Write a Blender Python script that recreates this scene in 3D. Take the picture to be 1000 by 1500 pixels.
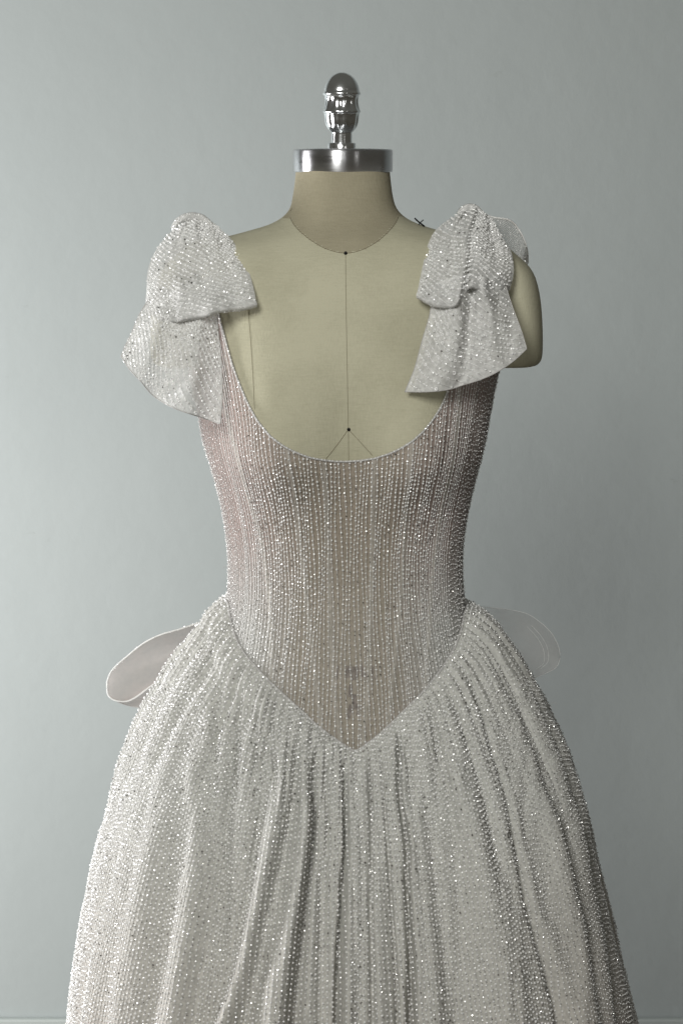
import bpy, math, random
import numpy as np
from mathutils import Vector, Matrix
from mathutils.bvhtree import BVHTree

rng = np.random.default_rng(7)
random.seed(7)
for o in list(bpy.data.objects):
    bpy.data.objects.remove(o)
SC = bpy.context.scene
COL = SC.collection

# ------------------------------------------------------------------ camera
CAM = np.array([0.0, -2.0, 1.45])
PITCH = math.atan((1.45 - 1.085) / 2.0)
FPX = 750 * 2.033 / 0.525            # focal length in photo pixels
cd = bpy.data.cameras.new('camera')
cd.sensor_fit = 'VERTICAL'; cd.sensor_height = 36.0; cd.sensor_width = 24.0
cd.lens = 18 * 2.033 / 0.525
cd.clip_end = 50
cam = bpy.data.objects.new('camera', cd); COL.objects.link(cam)
cam.location = CAM
cam.rotation_euler = (math.pi / 2 - PITCH, 0, 0)
SC.camera = cam
FWD = np.array([0, math.cos(PITCH), -math.sin(PITCH)])
UPV = np.array([0, math.sin(PITCH), math.cos(PITCH)])

def P(px, py, Y):
    """point seen at photo pixel (px, py) lying on the vertical plane y = Y"""
    px, py, Y = np.broadcast_arrays(np.asarray(px, float), np.asarray(py, float), np.asarray(Y, float))
    d = np.stack([(px - 500) / FPX, np.zeros_like(px), np.zeros_like(px)], -1) + ((750 - py) / FPX)[..., None] * UPV + FWD
    t = (Y - CAM[1]) / d[..., 1]
    return CAM + d * t[..., None]

def proj(p):
    q = np.asarray(p) - CAM
    dep = q @ FWD
    return 500 + FPX * q[..., 0] / dep, 750 - FPX * (q @ UPV) / dep

# ------------------------------------------------------------------ light
w = bpy.data.worlds.new('World'); SC.world = w; w.use_nodes = True
bg = w.node_tree.nodes['Background']
_nt = w.node_tree; bg.inputs[1].default_value = 1.0
_tc = _nt.nodes.new('ShaderNodeTexCoord'); _sx = _nt.nodes.new('ShaderNodeSeparateXYZ'); _cr = _nt.nodes.new('ShaderNodeValToRGB')
_mr = _nt.nodes.new('ShaderNodeMapRange'); _mr.inputs['From Min'].default_value = -1
_nt.links.new(_tc.outputs['Generated'], _sx.inputs[0]); _nt.links.new(_sx.outputs['Z'], _mr.inputs['Value'])
_nt.links.new(_mr.outputs[0], _cr.inputs[0]); _nt.links.new(_cr.outputs[0], bg.inputs[0])
_cr.color_ramp.elements[0].position = 0.25; _cr.color_ramp.elements[0].color = (0.038, 0.033, 0.025, 1)
_cr.color_ramp.elements[1].position = 0.85; _cr.color_ramp.elements[1].color = (0.078, 0.077, 0.067, 1)

def area(name, loc, aim, size, size_y, power, color):
    l = bpy.data.lights.new(name, 'AREA'); l.shape = 'RECTANGLE'; l.size = size; l.size_y = size_y
    l.energy = power; l.color = color
    o = bpy.data.objects.new(name, l); COL.objects.link(o)
    o.location = loc
    o.rotation_euler = (Vector(aim) - Vector(loc)).to_track_quat('-Z', 'Y').to_euler()
    return o
area('window_light', (-0.62, -2.4, 2.22), (0.05, 0, 1.15), 0.65, 0.75, 39, (1.0, 0.995, 0.945))
area('side_window_light', (-1.93, 0.20, 0.78), (-0.35, 1.0, 0.8), 0.6, 1.2, 49, (1.0, 0.985, 0.985))
area('added_streak_light', (0.10, -2.9, 2.1), (0, 0, 1.4), 0.07, 0.8, 1.6, (1.0, 1.0, 0.97))  # added strip lamp, puts a thin bright band in the metal reflections
area('added_right_streak_light', (1.6, -2.6, 1.9), (0, 0, 1.3), 0.10, 0.7, 1.2, (1.0, 0.97, 0.93))  # another added strip lamp, gives the polished metal a second streak
SC.view_settings.view_transform = 'Standard'
SC.view_settings.look = 'None'
SC.view_settings.exposure = 0.15
SC.view_settings.gamma = 1.0
SC.render.engine = 'CYCLES'
SC.cycles.max_bounces = 8
SC.cycles.transparent_max_bounces = 16
SC.cycles.sample_clamp_indirect = 4.0

# ------------------------------------------------------------------ helpers
def new_mat(name):
    m = bpy.data.materials.new(name); m.use_nodes = True
    nt = m.node_tree
    return m, nt, nt.nodes['Principled BSDF'], nt.nodes['Material Output']

def nd(nt, typ, **kw):
    n = nt.nodes.new(typ)
    for k, v in kw.items():
        if k in n.inputs: n.inputs[k].default_value = v
        else: setattr(n, k, v)
    return n

def mesh_np(name, verts, faces, mat=None, parent=None, smooth=True, cols=None):
    """faces: (n,k) int array or list of such arrays"""
    if not isinstance(faces, (list, tuple)): faces = [faces]
    me = bpy.data.meshes.new(name)
    verts = np.asarray(verts, np.float32).reshape(-1, 3)
    me.vertices.add(len(verts)); me.vertices.foreach_set('co', verts.ravel())
    loops = np.concatenate([f.ravel() for f in faces]).astype(np.int32)
    sizes = np.concatenate([np.full(len(f), f.shape[1], np.int32) for f in faces])
    starts = np.concatenate([[0], np.cumsum(sizes)[:-1]]).astype(np.int32)
    me.loops.add(len(loops)); me.loops.foreach_set('vertex_index', loops)
    me.polygons.add(len(sizes)); me.polygons.foreach_set('loop_start', starts)
    me.polygons.foreach_set('use_smooth', np.full(len(sizes), smooth, bool))
    me.update(calc_edges=True)
    if cols is not None:
        a = me.color_attributes.new('dye', 'FLOAT_COLOR', 'POINT')
        a.data.foreach_set('color', np.asarray(cols, np.float32).ravel())
    if mat: me.materials.append(mat)
    o = bpy.data.objects.new(name, me); COL.objects.link(o)
    if parent is not None:
        o.parent = parent
        o.matrix_parent_inverse = Matrix.Translation(-parent_world(parent))
    return o

def parent_world(p):
    v = Vector(p.location)
    if p.parent is not None:
        return v + parent_world(p.parent) - parent_world(p.parent)
    return v

def grid_faces(nr, nc, closed=False):
    r = np.arange(nr - 1)[:, None]; c = np.arange(nc if closed else nc - 1)[None, :]
    c2 = (c + 1) % nc
    return np.stack([r * nc + c, r * nc + c2, (r + 1) * nc + c2, (r + 1) * nc + c], -1).reshape(-1, 4)

def thing(name, loc, label, cat, group=None):
    o = bpy.data.objects.new(name, None); COL.objects.link(o)
    o.location = loc; o['label'] = label; o['category'] = cat
    if group: o['group'] = group
    return o

def tube(name, pts, r, mat, parent=None, sides=6, closed=False):
    pts = np.asarray(pts, float); n = len(pts)
    t = np.gradient(pts, axis=0); t /= np.linalg.norm(t, axis=1)[:, None] + 1e-12
    ref = np.array([0.13, -1, 0.21]); ref /= np.linalg.norm(ref)
    a = np.cross(t, ref); a /= np.linalg.norm(a, axis=1)[:, None] + 1e-9
    b = np.cross(t, a)
    ang = np.arange(sides) * 2 * math.pi / sides
    rr = np.broadcast_to(np.asarray(r, float), (n,))
    v = pts[:, None] + rr[:, None, None] * (a[:, None] * np.cos(ang)[None, :, None] + b[:, None] * np.sin(ang)[None, :, None])
    f = [grid_faces(n, sides, True)]
    if sides >= 3:
        caps = np.array([list(range(sides))[::-1], [(n - 1) * sides + i for i in range(sides)]])
        f.append(caps)
    return mesh_np(name, v, f, mat, parent)

def lathe(name, prof, cx, cy, mat, parent, seg=64, flute=None):
    """prof: list of (radius, z)"""
    prof = np.array(prof); ang = np.arange(seg) * 2 * math.pi / seg
    r = prof[:, 0][:, None] * np.ones(seg)[None]
    if flute is not None: r = r * (1 - flute[:, None] * (1 - np.abs(np.cos(ang * 5 + .3))[None] ** .8))
    v = np.stack([cx + r * np.cos(ang), cy + r * np.sin(ang), prof[:, 1][:, None] * np.ones(seg)[None]], -1)
    o = mesh_np(name, v, grid_faces(len(prof), seg, True), mat, parent)
    return o

def poly(pts, n=None, smooth=True):
    """resample a pixel polyline by arc length (Catmull-Rom smoothed)"""
    p = np.array(pts, float)
    if smooth and len(p) > 2:
        q = np.vstack([2 * p[0] - p[1], p, 2 * p[-1] - p[-2]])
        out = []
        for i in range(1, len(q) - 2):
            for t in np.linspace(0, 1, 8, endpoint=False):
                a, b, c, d = q[i - 1], q[i], q[i + 1], q[i + 2]
                out.append(0.5 * ((2 * b) + (c - a) * t + (2 * a - 5 * b + 4 * c - d) * t * t + (-a + 3 * b - 3 * c + d) * t ** 3))
        out.append(p[-1]); p = np.array(out)
    if n is None: return p
    s = np.concatenate([[0], np.cumsum(np.linalg.norm(np.diff(p, axis=0), axis=1))])
    t = np.linspace(0, s[-1], n)
    return np.stack([np.interp(t, s, p[:, k]) for k in range(p.shape[1])], -1)

def smooth_interp(x, xs, ys):
    """monotone-ish cubic interpolation"""
    xs = np.asarray(xs, float); ys = np.asarray(ys, float)
    m = np.gradient(ys, xs)
    x = np.clip(x, xs[0], xs[-1])
    i = np.clip(np.searchsorted(xs, x) - 1, 0, len(xs) - 2)
    h = xs[i + 1] - xs[i]; t = (x - xs[i]) / h
    return ((2*t**3-3*t**2+1)*ys[i] + (t**3-2*t**2+t)*h*m[i] + (-2*t**3+3*t**2)*ys[i+1] + (t**3-t**2)*h*m[i+1])

def vnoise(x, y, seed=0):
    """cheap smooth 2-D value noise, -1..1"""
    r = np.random.default_rng(seed).uniform(-1, 1, (64, 64))
    xi = np.floor(x).astype(int); yi = np.floor(y).astype(int)
    fx = x - xi; fy = y - yi
    fx = fx*fx*(3-2*fx); fy = fy*fy*(3-2*fy)
    g = lambda a, b: r[a % 64, b % 64]
    return (g(xi, yi)*(1-fx)+g(xi+1, yi)*fx)*(1-fy) + (g(xi, yi+1)*(1-fx)+g(xi+1, yi+1)*fx)*fy

# ------------------------------------------------------------------ materials
def mat_linen(name, c1, c2):
    m, nt, b, out = new_mat(name)
    tc = nd(nt, 'ShaderNodeTexCoord')
    n1 = nd(nt, 'ShaderNodeTexNoise', Scale=14.0, Detail=5.0)
    nt.links.new(tc.outputs['Object'], n1.inputs['Vector'])
    mp = nd(nt, 'ShaderNodeMapping'); mp.inputs['Scale'].default_value = (1, 1, 0.12)
    nt.links.new(tc.outputs['Object'], mp.inputs['Vector'])
    n2 = nd(nt, 'ShaderNodeTexNoise', Scale=900.0, Detail=2.0)
    nt.links.new(mp.outputs[0], n2.inputs['Vector'])
    mp3 = nd(nt, 'ShaderNodeMapping'); mp3.inputs['Scale'].default_value = (0.12, 0.12, 1)
    nt.links.new(tc.outputs['Object'], mp3.inputs['Vector'])
    n3 = nd(nt, 'ShaderNodeTexNoise', Scale=900.0, Detail=2.0)
    nt.links.new(mp3.outputs[0], n3.inputs['Vector'])
    ad = nd(nt, 'ShaderNodeMath', operation='ADD')
    nt.links.new(n2.outputs[0], ad.inputs[0]); nt.links.new(n3.outputs[0], ad.inputs[1])
    mx = nd(nt, 'ShaderNodeMath', operation='MULTIPLY_ADD'); mx.inputs[1].default_value = 0.36
    nt.links.new(ad.outputs[0], mx.inputs[0]); nt.links.new(n1.outputs[0], mx.inputs[2])
    cr = nd(nt, 'ShaderNodeValToRGB')
    cr.color_ramp.elements[0].position = 0.45; cr.color_ramp.elements[0].color = (*c1, 1)
    cr.color_ramp.elements[1].position = 1.0; cr.color_ramp.elements[1].color = (*c2, 1)
    cr.color_ramp.elements[1].position = 1.0
    nt.links.new(mx.outputs[0], cr.inputs[0]); nt.links.new(cr.outputs[0], b.inputs['Base Color'])
    b.inputs['Roughness'].default_value = 0.85
    b.inputs['Specular IOR Level'].default_value = 0.2
    bp = nd(nt, 'ShaderNodeBump', Strength=0.5, Distance=0.0007)
    nt.links.new(ad.outputs[0], bp.inputs['Height']); nt.links.new(bp.outputs[0], b.inputs['Normal'])
    return m

def mat_plain(name, col, rough=0.6, metal=0.0, spec=0.4):
    m, nt, b, out = new_mat(name)
    b.inputs['Base Color'].default_value = (*col, 1); b.inputs['Roughness'].default_value = rough
    b.inputs['Metallic'].default_value = metal; b.inputs['Specular IOR Level'].default_value = spec
    return m

def mat_sheer(name, col, alpha, noise_scale=260.0, transl=0.25, attr=False, var=0.12):
    """fine net: diffuse + translucent threads with see-through gaps"""
    m, nt, b, out = new_mat(name)
    nt.nodes.remove(b)
    tc = nd(nt, 'ShaderNodeTexCoord')
    n1 = nd(nt, 'ShaderNodeTexNoise', Scale=noise_scale, Detail=4.0)
    nt.links.new(tc.outputs['Object'], n1.inputs['Vector'])
    n2 = nd(nt, 'ShaderNodeTexNoise', Scale=9.0, Detail=3.0)
    nt.links.new(tc.outputs['Object'], n2.inputs['Vector'])
    d = nd(nt, 'ShaderNodeBsdfDiffuse'); t = nd(nt, 'ShaderNodeBsdfTranslucent')
    if attr:
        at = nd(nt, 'ShaderNodeVertexColor', layer_name='dye'); csrc = at.outputs['Color']; asrc = at.outputs['Alpha']
    else:
        rgb = nd(nt, 'ShaderNodeRGB'); rgb.outputs[0].default_value = (*col, 1); csrc = rgb.outputs[0]; asrc = None
    hv = nd(nt, 'ShaderNodeHueSaturation')
    mr = nd(nt, 'ShaderNodeMapRange'); mr.inputs['From Min'].default_value = 0.3; mr.inputs['From Max'].default_value = 0.7
    mr.inputs['To Min'].default_value = 1 - var; mr.inputs['To Max'].default_value = 1 + var
    nt.links.new(n1.outputs[0], mr.inputs['Value'])
    nt.links.new(csrc, hv.inputs['Color']); nt.links.new(mr.outputs[0], hv.inputs['Value'])
    nt.links.new(hv.outputs[0], d.inputs['Color']); nt.links.new(hv.outputs[0], t.inputs['Color'])
    bp = nd(nt, 'ShaderNodeBump', Strength=0.5, Distance=0.0008)
    nt.links.new(n1.outputs[0], bp.inputs['Height']); nt.links.new(bp.outputs[0], d.inputs['Normal'])
    mx = nd(nt, 'ShaderNodeMixShader'); mx.inputs[0].default_value = transl
    nt.links.new(d.outputs[0], mx.inputs[1]); nt.links.new(t.outputs[0], mx.inputs[2])
    tr = nd(nt, 'ShaderNodeBsdfTransparent')
    m2 = nd(nt, 'ShaderNodeMixShader')
    nt.links.new(tr.outputs[0], m2.inputs[1]); nt.links.new(mx.outputs[0], m2.inputs[2])
    al = nd(nt, 'ShaderNodeMath', operation='MULTIPLY_ADD'); al.use_clamp = True
    nt.links.new(n1.outputs[0], al.inputs[0]); al.inputs[1].default_value = 0.35
    if asrc is not None:
        sb = nd(nt, 'ShaderNodeMath', operation='SUBTRACT'); nt.links.new(asrc, sb.inputs[0]); sb.inputs[1].default_value = 0.175
        nt.links.new(sb.outputs[0], al.inputs[2])
    else:
        al.inputs[2].default_value = alpha - 0.175
    nt.links.new(al.outputs[0], m2.inputs[0])
    nt.links.new(m2.outputs[0], out.inputs['Surface'])
    return m

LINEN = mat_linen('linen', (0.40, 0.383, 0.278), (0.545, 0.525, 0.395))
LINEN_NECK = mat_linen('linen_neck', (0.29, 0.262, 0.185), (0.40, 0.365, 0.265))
SEAM = mat_plain('seam_cord', (0.20, 0.172, 0.115), 0.9)  # dark tan cord along the stitched seams
BLACK = mat_plain('black_metal', (0.012, 0.012, 0.013), 0.35, 0.6)
INK = mat_plain('stamp_ink', (0.008, 0.009, 0.016), 0.8)
PAINT_TRIM = mat_plain('trim_paint', (0.44, 0.48, 0.465), 0.5)

def mat_metal(name, rough, tint, streak):
    m, nt, b, out = new_mat(name)
    b.inputs['Base Color'].default_value = (*tint, 1); b.inputs['Metallic'].default_value = 1.0
    tc = nd(nt, 'ShaderNodeTexCoord'); mp = nd(nt, 'ShaderNodeMapping'); mp.inputs['Scale'].default_value = streak
    nt.links.new(tc.outputs['Object'], mp.inputs['Vector'])
    n = nd(nt, 'ShaderNodeTexNoise', Scale=60.0, Detail=4.0); nt.links.new(mp.outputs[0], n.inputs['Vector'])
    mr = nd(nt, 'ShaderNodeMapRange'); mr.inputs['To Min'].default_value = rough * 0.6; mr.inputs['To Max'].default_value = rough * 1.5
    nt.links.new(n.outputs[0], mr.inputs['Value']); nt.links.new(mr.outputs[0], b.inputs['Roughness'])
    bp = nd(nt, 'ShaderNodeBump', Strength=0.12, Distance=0.0006)
    nt.links.new(n.outputs[0], bp.inputs['Height']); nt.links.new(bp.outputs[0], b.inputs['Normal'])
    return m
CHROME = mat_metal('polished_metal', 0.17, (0.88, 0.90, 0.92), (1, 1, 1))
BRUSHED = mat_metal('brushed_metal', 0.30, (0.62, 0.625, 0.65), (0.4, 0.4, 6))
_nb = BRUSHED.node_tree.nodes['Principled BSDF']; _tg = nd(BRUSHED.node_tree, 'ShaderNodeTangent'); _tg.direction_type = 'RADIAL'; _tg.axis = 'Z'
BRUSHED.node_tree.links.new(_tg.outputs[0], _nb.inputs['Tangent']); _nb.inputs['Anisotropic'].default_value = 0.9; _nb.inputs['Anisotropic Rotation'].default_value = 0.25

TULLE = mat_sheer('skirt_net', None, None, transl=0.15, attr=True, var=0.18)
LINING = mat_plain('skirt_lining', (0.60, 0.56, 0.52), 0.9)
BOD = mat_sheer('bodice_net', None, None, transl=0.1, attr=True, var=0.15)
BOWNET = mat_sheer('bow_net', (0.74, 0.74, 0.73), 0.80, transl=0.12)
WINGNET = mat_sheer('wing_net', (0.50, 0.48, 0.46), 0.42, transl=0.3)
ORGANZA = mat_sheer('organza', (0.60, 0.55, 0.53), 0.72, 60, transl=0.35, var=0.05)
ORGANZA_THIN = mat_sheer('thin_organza', (0.60, 0.56, 0.54), 0.30, 60, transl=0.35, var=0.05)
THREAD = mat_plain('white_thread', (0.86, 0.86, 0.85), 0.6)
THREAD_THIN = mat_plain('pale_thread', (0.50, 0.49, 0.48), 0.8)
BEAD, nt_, b_, _o = new_mat('crystal_bead')
b_.inputs['Base Color'].default_value = (0.97, 0.97, 0.97, 1)
b_.inputs['Metallic'].default_value = 0.14; b_.inputs['Roughness'].default_value = 0.28; b_.inputs['Coat Weight'].default_value = 1.0; b_.inputs['Coat Roughness'].default_value = 0.15; b_.inputs['Specular IOR Level'].default_value = 0.8
DARK_GLINT, nt_, b_, _o = new_mat('dark_reflection_bead')  # extra beads standing in for dark room reflections in the clear beads
b_.inputs['Base Color'].default_value = (0.62, 0.61, 0.60, 1)
b_.inputs['Metallic'].default_value = 1.0; b_.inputs['Roughness'].default_value = 0.2

# ------------------------------------------------------------------ room
WALL_Y = 1.4
FZ = float(P(960, 1494, WALL_Y - 0.016)[2]) - 0.11
m, nt, b, out = new_mat('wall_paint')
tc = nd(nt, 'ShaderNodeTexCoord')
n1 = nd(nt, 'ShaderNodeTexNoise', Scale=1.3, Detail=3.0); nt.links.new(tc.outputs['Object'], n1.inputs['Vector'])
cr = nd(nt, 'ShaderNodeValToRGB')
cr.color_ramp.elements[0].position = 0.3; cr.color_ramp.elements[0].color = (0.39, 0.428, 0.425, 1)
cr.color_ramp.elements[1].position = 0.7; cr.color_ramp.elements[1].color = (0.415, 0.453, 0.45, 1)
nt.links.new(n1.outputs[0], cr.inputs[0])
# a few scuffs on the paint
mp = nd(nt, 'ShaderNodeMapping'); mp.inputs['Scale'].default_value = (5, 1, 11)
nt.links.new(tc.outputs['Object'], mp.inputs['Vector'])
n3 = nd(nt, 'ShaderNodeTexNoise', Scale=3.2, Detail=6.0, Roughness=0.65); nt.links.new(mp.outputs[0], n3.inputs['Vector'])
sr = nd(nt, 'ShaderNodeMapRange'); sr.inputs['From Min'].default_value = 0.69; sr.inputs['From Max'].default_value = 0.78
sr.inputs['To Min'].default_value = 0.0; sr.inputs['To Max'].default_value = 0.35
nt.links.new(n3.outputs[0], sr.inputs['Value'])
mc = nd(nt, 'ShaderNodeMix', data_type='RGBA'); mc.inputs[7].default_value = (0.27, 0.29, 0.27, 1)
nt.links.new(sr.outputs[0], mc.inputs[0]); nt.links.new(cr.outputs[0], mc.inputs[6])
nt.links.new(mc.outputs[2], b.inputs['Base Color'])
b.inputs['Roughness'].default_value = 0.55; b.inputs['Specular IOR Level'].default_value = 0.3
n2 = nd(nt, 'ShaderNodeTexNoise', Scale=55.0, Detail=5.0); nt.links.new(tc.outputs['Object'], n2.inputs['Vector'])
n4 = nd(nt, 'ShaderNodeTexNoise', Scale=9.0, Detail=2.0); nt.links.new(tc.outputs['Object'], n4.inputs['Vector'])
bp = nd(nt, 'ShaderNodeBump', Strength=0.35, Distance=0.0012); nt.links.new(n2.outputs[0], bp.inputs['Height'])
bp2 = nd(nt, 'ShaderNodeBump', Strength=0.3, Distance=0.006); nt.links.new(n4.outputs[0], bp2.inputs['Height'])
nt.links.new(bp.outputs[0], bp2.inputs['Normal']); nt.links.new(bp2.outputs[0], b.inputs['Normal'])
WALL = m

def box(name, lo, hi, mat, kind=None, bev=0.0):
    lo = np.array(lo, float); hi = np.array(hi, float)
    v = np.array([[(lo, hi)[i][0], (lo, hi)[j][1], (lo, hi)[k][2]] for i in (0, 1) for j in (0, 1) for k in (0, 1)])
    f = np.array([[0, 1, 3, 2], [4, 6, 7, 5], [0, 4, 5, 1], [2, 3, 7, 6], [0, 2, 6, 4], [1, 5, 7, 3]])
    o = mesh_np(name, v, f, mat, smooth=False)
    if bev:
        bm = o.modifiers.new('edge', 'BEVEL'); bm.width = bev; bm.segments = 3
    if kind: o['kind'] = kind
    return o
box('wall', (-3.2, WALL_Y, FZ), (3.2, WALL_Y + 0.12, 2.7), WALL, 'structure')
FLOOR = mat_plain('floor_paint', (0.20, 0.185, 0.165), 0.5)
box('floor', (-3.2, -3.2, FZ - 0.05), (3.2, WALL_Y + 0.12, FZ - 0.002), FLOOR, 'structure')
zb = float(P(960, 1494, WALL_Y - 0.016)[2])
print('baseboard top z', zb)
box('baseboard', (-3.2, WALL_Y - 0.016, FZ), (3.2, WALL_Y - 0.001, zb), PAINT_TRIM, 'structure', 0.004)

# ------------------------------------------------------------------ torso shape
TB = np.array([  # photo row, left edge, right edge, front depth, back depth
 [250, 433, 571, .049, .049], [270, 431, 573, .050, .050], [290, 428, 576, .052, .052], [303, 425, 580, .054, .054],
 [313, 419, 587, .057, .056], [322, 408, 599, .060, .058], [330, 392, 617, .064, .061], [338, 366, 643, .069, .064],
 [346, 336, 672, .074, .069], [354, 303, 704, .078, .073], [364, 275, 730, .083, .078], [376, 256, 749, .088, .083],
 [395, 247, 758, .094, .088], [420, 247, 757, .099, .092], [450, 254, 751, .103, .095], [485, 264, 742, .107, .096],
 [520, 275, 731, .111, .096], [560, 286, 721, .114, .094], [600, 295, 713, .116, .092], [640, 302, 706, .115, .090],
 [680, 314, 696, .110, .086], [720, 325, 686, .104, .083], [760, 333, 678, .098, .081], [800, 338, 673, .094, .080],
 [850, 339, 673, .092, .082], [880, 336, 676, .094, .085], [920, 328, 684, .098, .092], [960, 318, 694, .103, .100],
 [1000, 309, 703, .107, .108], [1050, 300, 712, .110, .114], [1100, 294, 718, .111, .116], [1180, 290, 722, .108, .112],
 [1260, 291, 721, .10, .10]])
Z_T = np.array([P(500, r, 0.0)[2] for r in TB[:, 0]])
XL = np.array([P(a, r, 0.0)[0] for r, a in TB[:, :2]])
XR = np.array([P(a, r, 0.0)[0] for r, a in TB[:, [0, 2]]])
zi = Z_T[::-1]
def tor(z, k): return smooth_interp(z, zi, {'l': XL, 'r': XR, 'f': TB[:, 3], 'b': TB[:, 4]}[k][::-1])
def torso(th, z, off=0.0):
    """point on the form; th = 0 faces the camera, positive towards the photo's right"""
    th, z = np.broadcast_arrays(np.asarray(th, float), np.asarray(z, float))
    l = tor(z, 'l'); r = tor(z, 'r'); cx = (l + r) / 2; a = (r - l) / 2
    bf = tor(z, 'f'); bb = tor(z, 'b')
    s = np.sin(th); c = np.cos(th)
    e = 0.92
    sx = np.sign(s) * np.abs(s) ** e; cy = np.sign(c) * np.abs(c) ** e
    yc = np.interp(z, [1.3, 1.42], [0.0, 0.012])
    x = cx + (a + off) * sx
    y = yc - np.where(c > 0, bf + off, bb + off) * cy
    # bust
    front = np.clip(c, 0, 1) ** 0.5
    zb1 = 1.158
    for sgn in (-1, 1):
        d2 = ((x - 0.004 - sgn * 0.078) / 0.052) ** 2 + ((z - zb1) / np.where(z > zb1, 0.075, 0.045)) ** 2
        y = y - 0.034 * np.exp(-d2) * front
    d2 = ((x - 0.006) / 0.022) ** 2 + ((z - 1.17) / 0.07) ** 2
    y = y + 0.004 * np.exp(-d2) * front
    # hollow under the collar bones, belly
    return np.stack([x, y, z], -1)

FORM = thing('dress_form', (0.004, 0, 0), 'cream linen covered dress form with metal neck cap and finial, standing against the pale wall', 'dress form')
NT, NZ = 300, 420
th = np.linspace(-math.pi, math.pi, NT, endpoint=False)
zz = np.linspace(Z_T[0], Z_T[-1], NZ)
G = torso(th[None, :], zz[:, None])
F = grid_faces(NZ, NT, True)
cen = G.reshape(-1, 3)[F].mean(1)
# neck seam is a tilted ring: front low, back high
_s0 = P(506, 371, -0.09)[2]; _s1 = P(582, 316, 0.01)[2]
kk = (_s1 - _s0) / 0.095
_nx, _ny = proj(cen)
_sp = np.array([(425, 319), (432, 331), (444, 343), (460, 355), (480, 365.5), (506, 371), (530, 366), (552, 354), (568, 340), (578, 328), (583, 318)])
isneck = np.where(cen[:, 1] < 0.0, _ny < np.interp(_nx, _sp[:, 0], _sp[:, 1]), cen[:, 2] > _s1)
isneck &= cen[:, 2] > _s0 - 0.02
Gn = G.reshape(-1, 3)
def sub(name, mask, mat):
    f = F[mask]; u, inv = np.unique(f, return_inverse=True)
    return mesh_np(name, Gn[u], inv.reshape(f.shape), mat, FORM)
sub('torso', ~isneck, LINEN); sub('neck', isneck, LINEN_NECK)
BV = BVHTree.FromPolygons([Vector(v) for v in Gn], [tuple(int(i) for i in f) for f in F])
def hit(px, py, lift=0.0, bv=None):
    d = (P(px, py, 0.0) - CAM); d /= np.linalg.norm(d)
    loc, nor, idx, dist = (bv or BV).ray_cast(Vector(CAM), Vector(d))
    if loc is None:
        p = P(px, py, 0.0); return p
    if nor.dot(Vector(d)) > 0: nor = -nor
    return np.array(loc + nor * lift)

def seam(pts, r=0.00042, n=60):
    q = poly(pts, n)
    return tube('seam', [hit(a, b, 0.0001) for a, b in q], r, SEAM, FORM, 5)
seam([(425, 319), (432, 331), (444, 343), (460, 355), (480, 365.5), (506, 371), (530, 366), (552, 354), (568, 340), (578, 328), (583, 318)], 0.00034)
seam([(506, 371), (506.5, 430), (508, 520), (510, 629), (511, 700)], 0.00022, 90)
seam([(510, 629), (495, 650), (476, 674)], 0.00027); seam([(510, 629), (527, 647), (546, 668)], 0.00024)
seam([(361, 420), (364, 460), (368, 510), (371, 560), (373, 600)], 0.00022)

# arm caps
def stub(mirror):
    tb = [(346, 706, 712, .012), (350, 700, 724, .026), (358, 694, 737, .040), (368, 690, 750, .049), (378, 690, 762, .054), (390, 690, 775, .057), (405, 692, 783, .059),
          (425, 694, 788, .060), (450, 696, 791.5, .060), (485, 698, 793, .060), (510, 699, 793, .060), (521, 699, 792, .059), (527, 700, 789.5, .057), (530.5, 701, 786, .054), (532, 703, 781, .050)]
    rows = []
    ang = np.arange(72) * 2 * math.pi / 72
    for r, xi_, xo, d in tb:
        if mirror: xi_, xo = 1008 - xi_, 1008 - xo + 7
        a = P(xi_, r, 0.0); bpt = P(xo, r, 0.0)
        c = (a + bpt) / 2; h = abs(bpt[0] - a[0]) / 2
        e = 0.8
        rows.append(np.stack([c[0] + h * np.sign(np.cos(ang)) * np.abs(np.cos(ang)) ** e, 0.0 + d * np.sign(np.sin(ang)) * np.abs(np.sin(ang)) ** e, np.full(72, c[2])], -1))
    rows.append(np.repeat(rows[-1].mean(0)[None], 72, 0)); rows.insert(0, np.repeat(rows[0].mean(0)[None], 72, 0))
    o = mesh_np('arm_cap', np.array(rows), grid_faces(len(rows), 72, True), LINEN, FORM)
    mo = o.modifiers.new('round', 'SUBSURF'); mo.levels = 1; mo.render_levels = 1
    return o
stub(False); stub(True)

# neck cap and finial (turned metal)
cxx = P(502.3, 235, 0.0)[0]; cyy = 0.012
def z_at(r): return float(P(502, r, 0.0)[2])
KPX = 2.02 / FPX
capr = 71.3 * KPX
z0, z1 = z_at(250.5) - 0.001, z_at(218.5)
cap = lathe('neck_cap', [(0, z0 + .002), (capr - .004, z0 + .001), (capr - .0008, z0), (capr, z0 + .001), (capr, z1 - .0018), (capr - .0006, z1 - .0006), (capr - .002, z1), (capr * .6, z1 + .0006), (0, z1 + .0008)], cxx, cyy, BRUSHED, FORM, 128)
fin = [(0, 105), (5, 105.6), (10, 107.6), (15, 111), (19, 115.5), (22.5, 121.5), (24.8, 128), (25.6, 133), (26.8, 135), (27.2, 136.6), (26.9, 138.2), (25.2, 140), (24.0, 145), (24.0, 150), (24.9, 156), (26.1, 160), (27.0, 162.4), (26.9, 164.4), (25.4, 166.4),
       (24.8, 171), (24.2, 177), (22.8, 183), (20, 188.5), (16.4, 192.5), (15, 194), (14.8, 200), (14.8, 209)]
fx = P(500.3, 150, 0.0)[0]
fpp = poly(fin, 110, smooth=True); fpy = fpp[:, 1]
fp = [(r * KPX, z_at(y)) for r, y in fpp]
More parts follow.
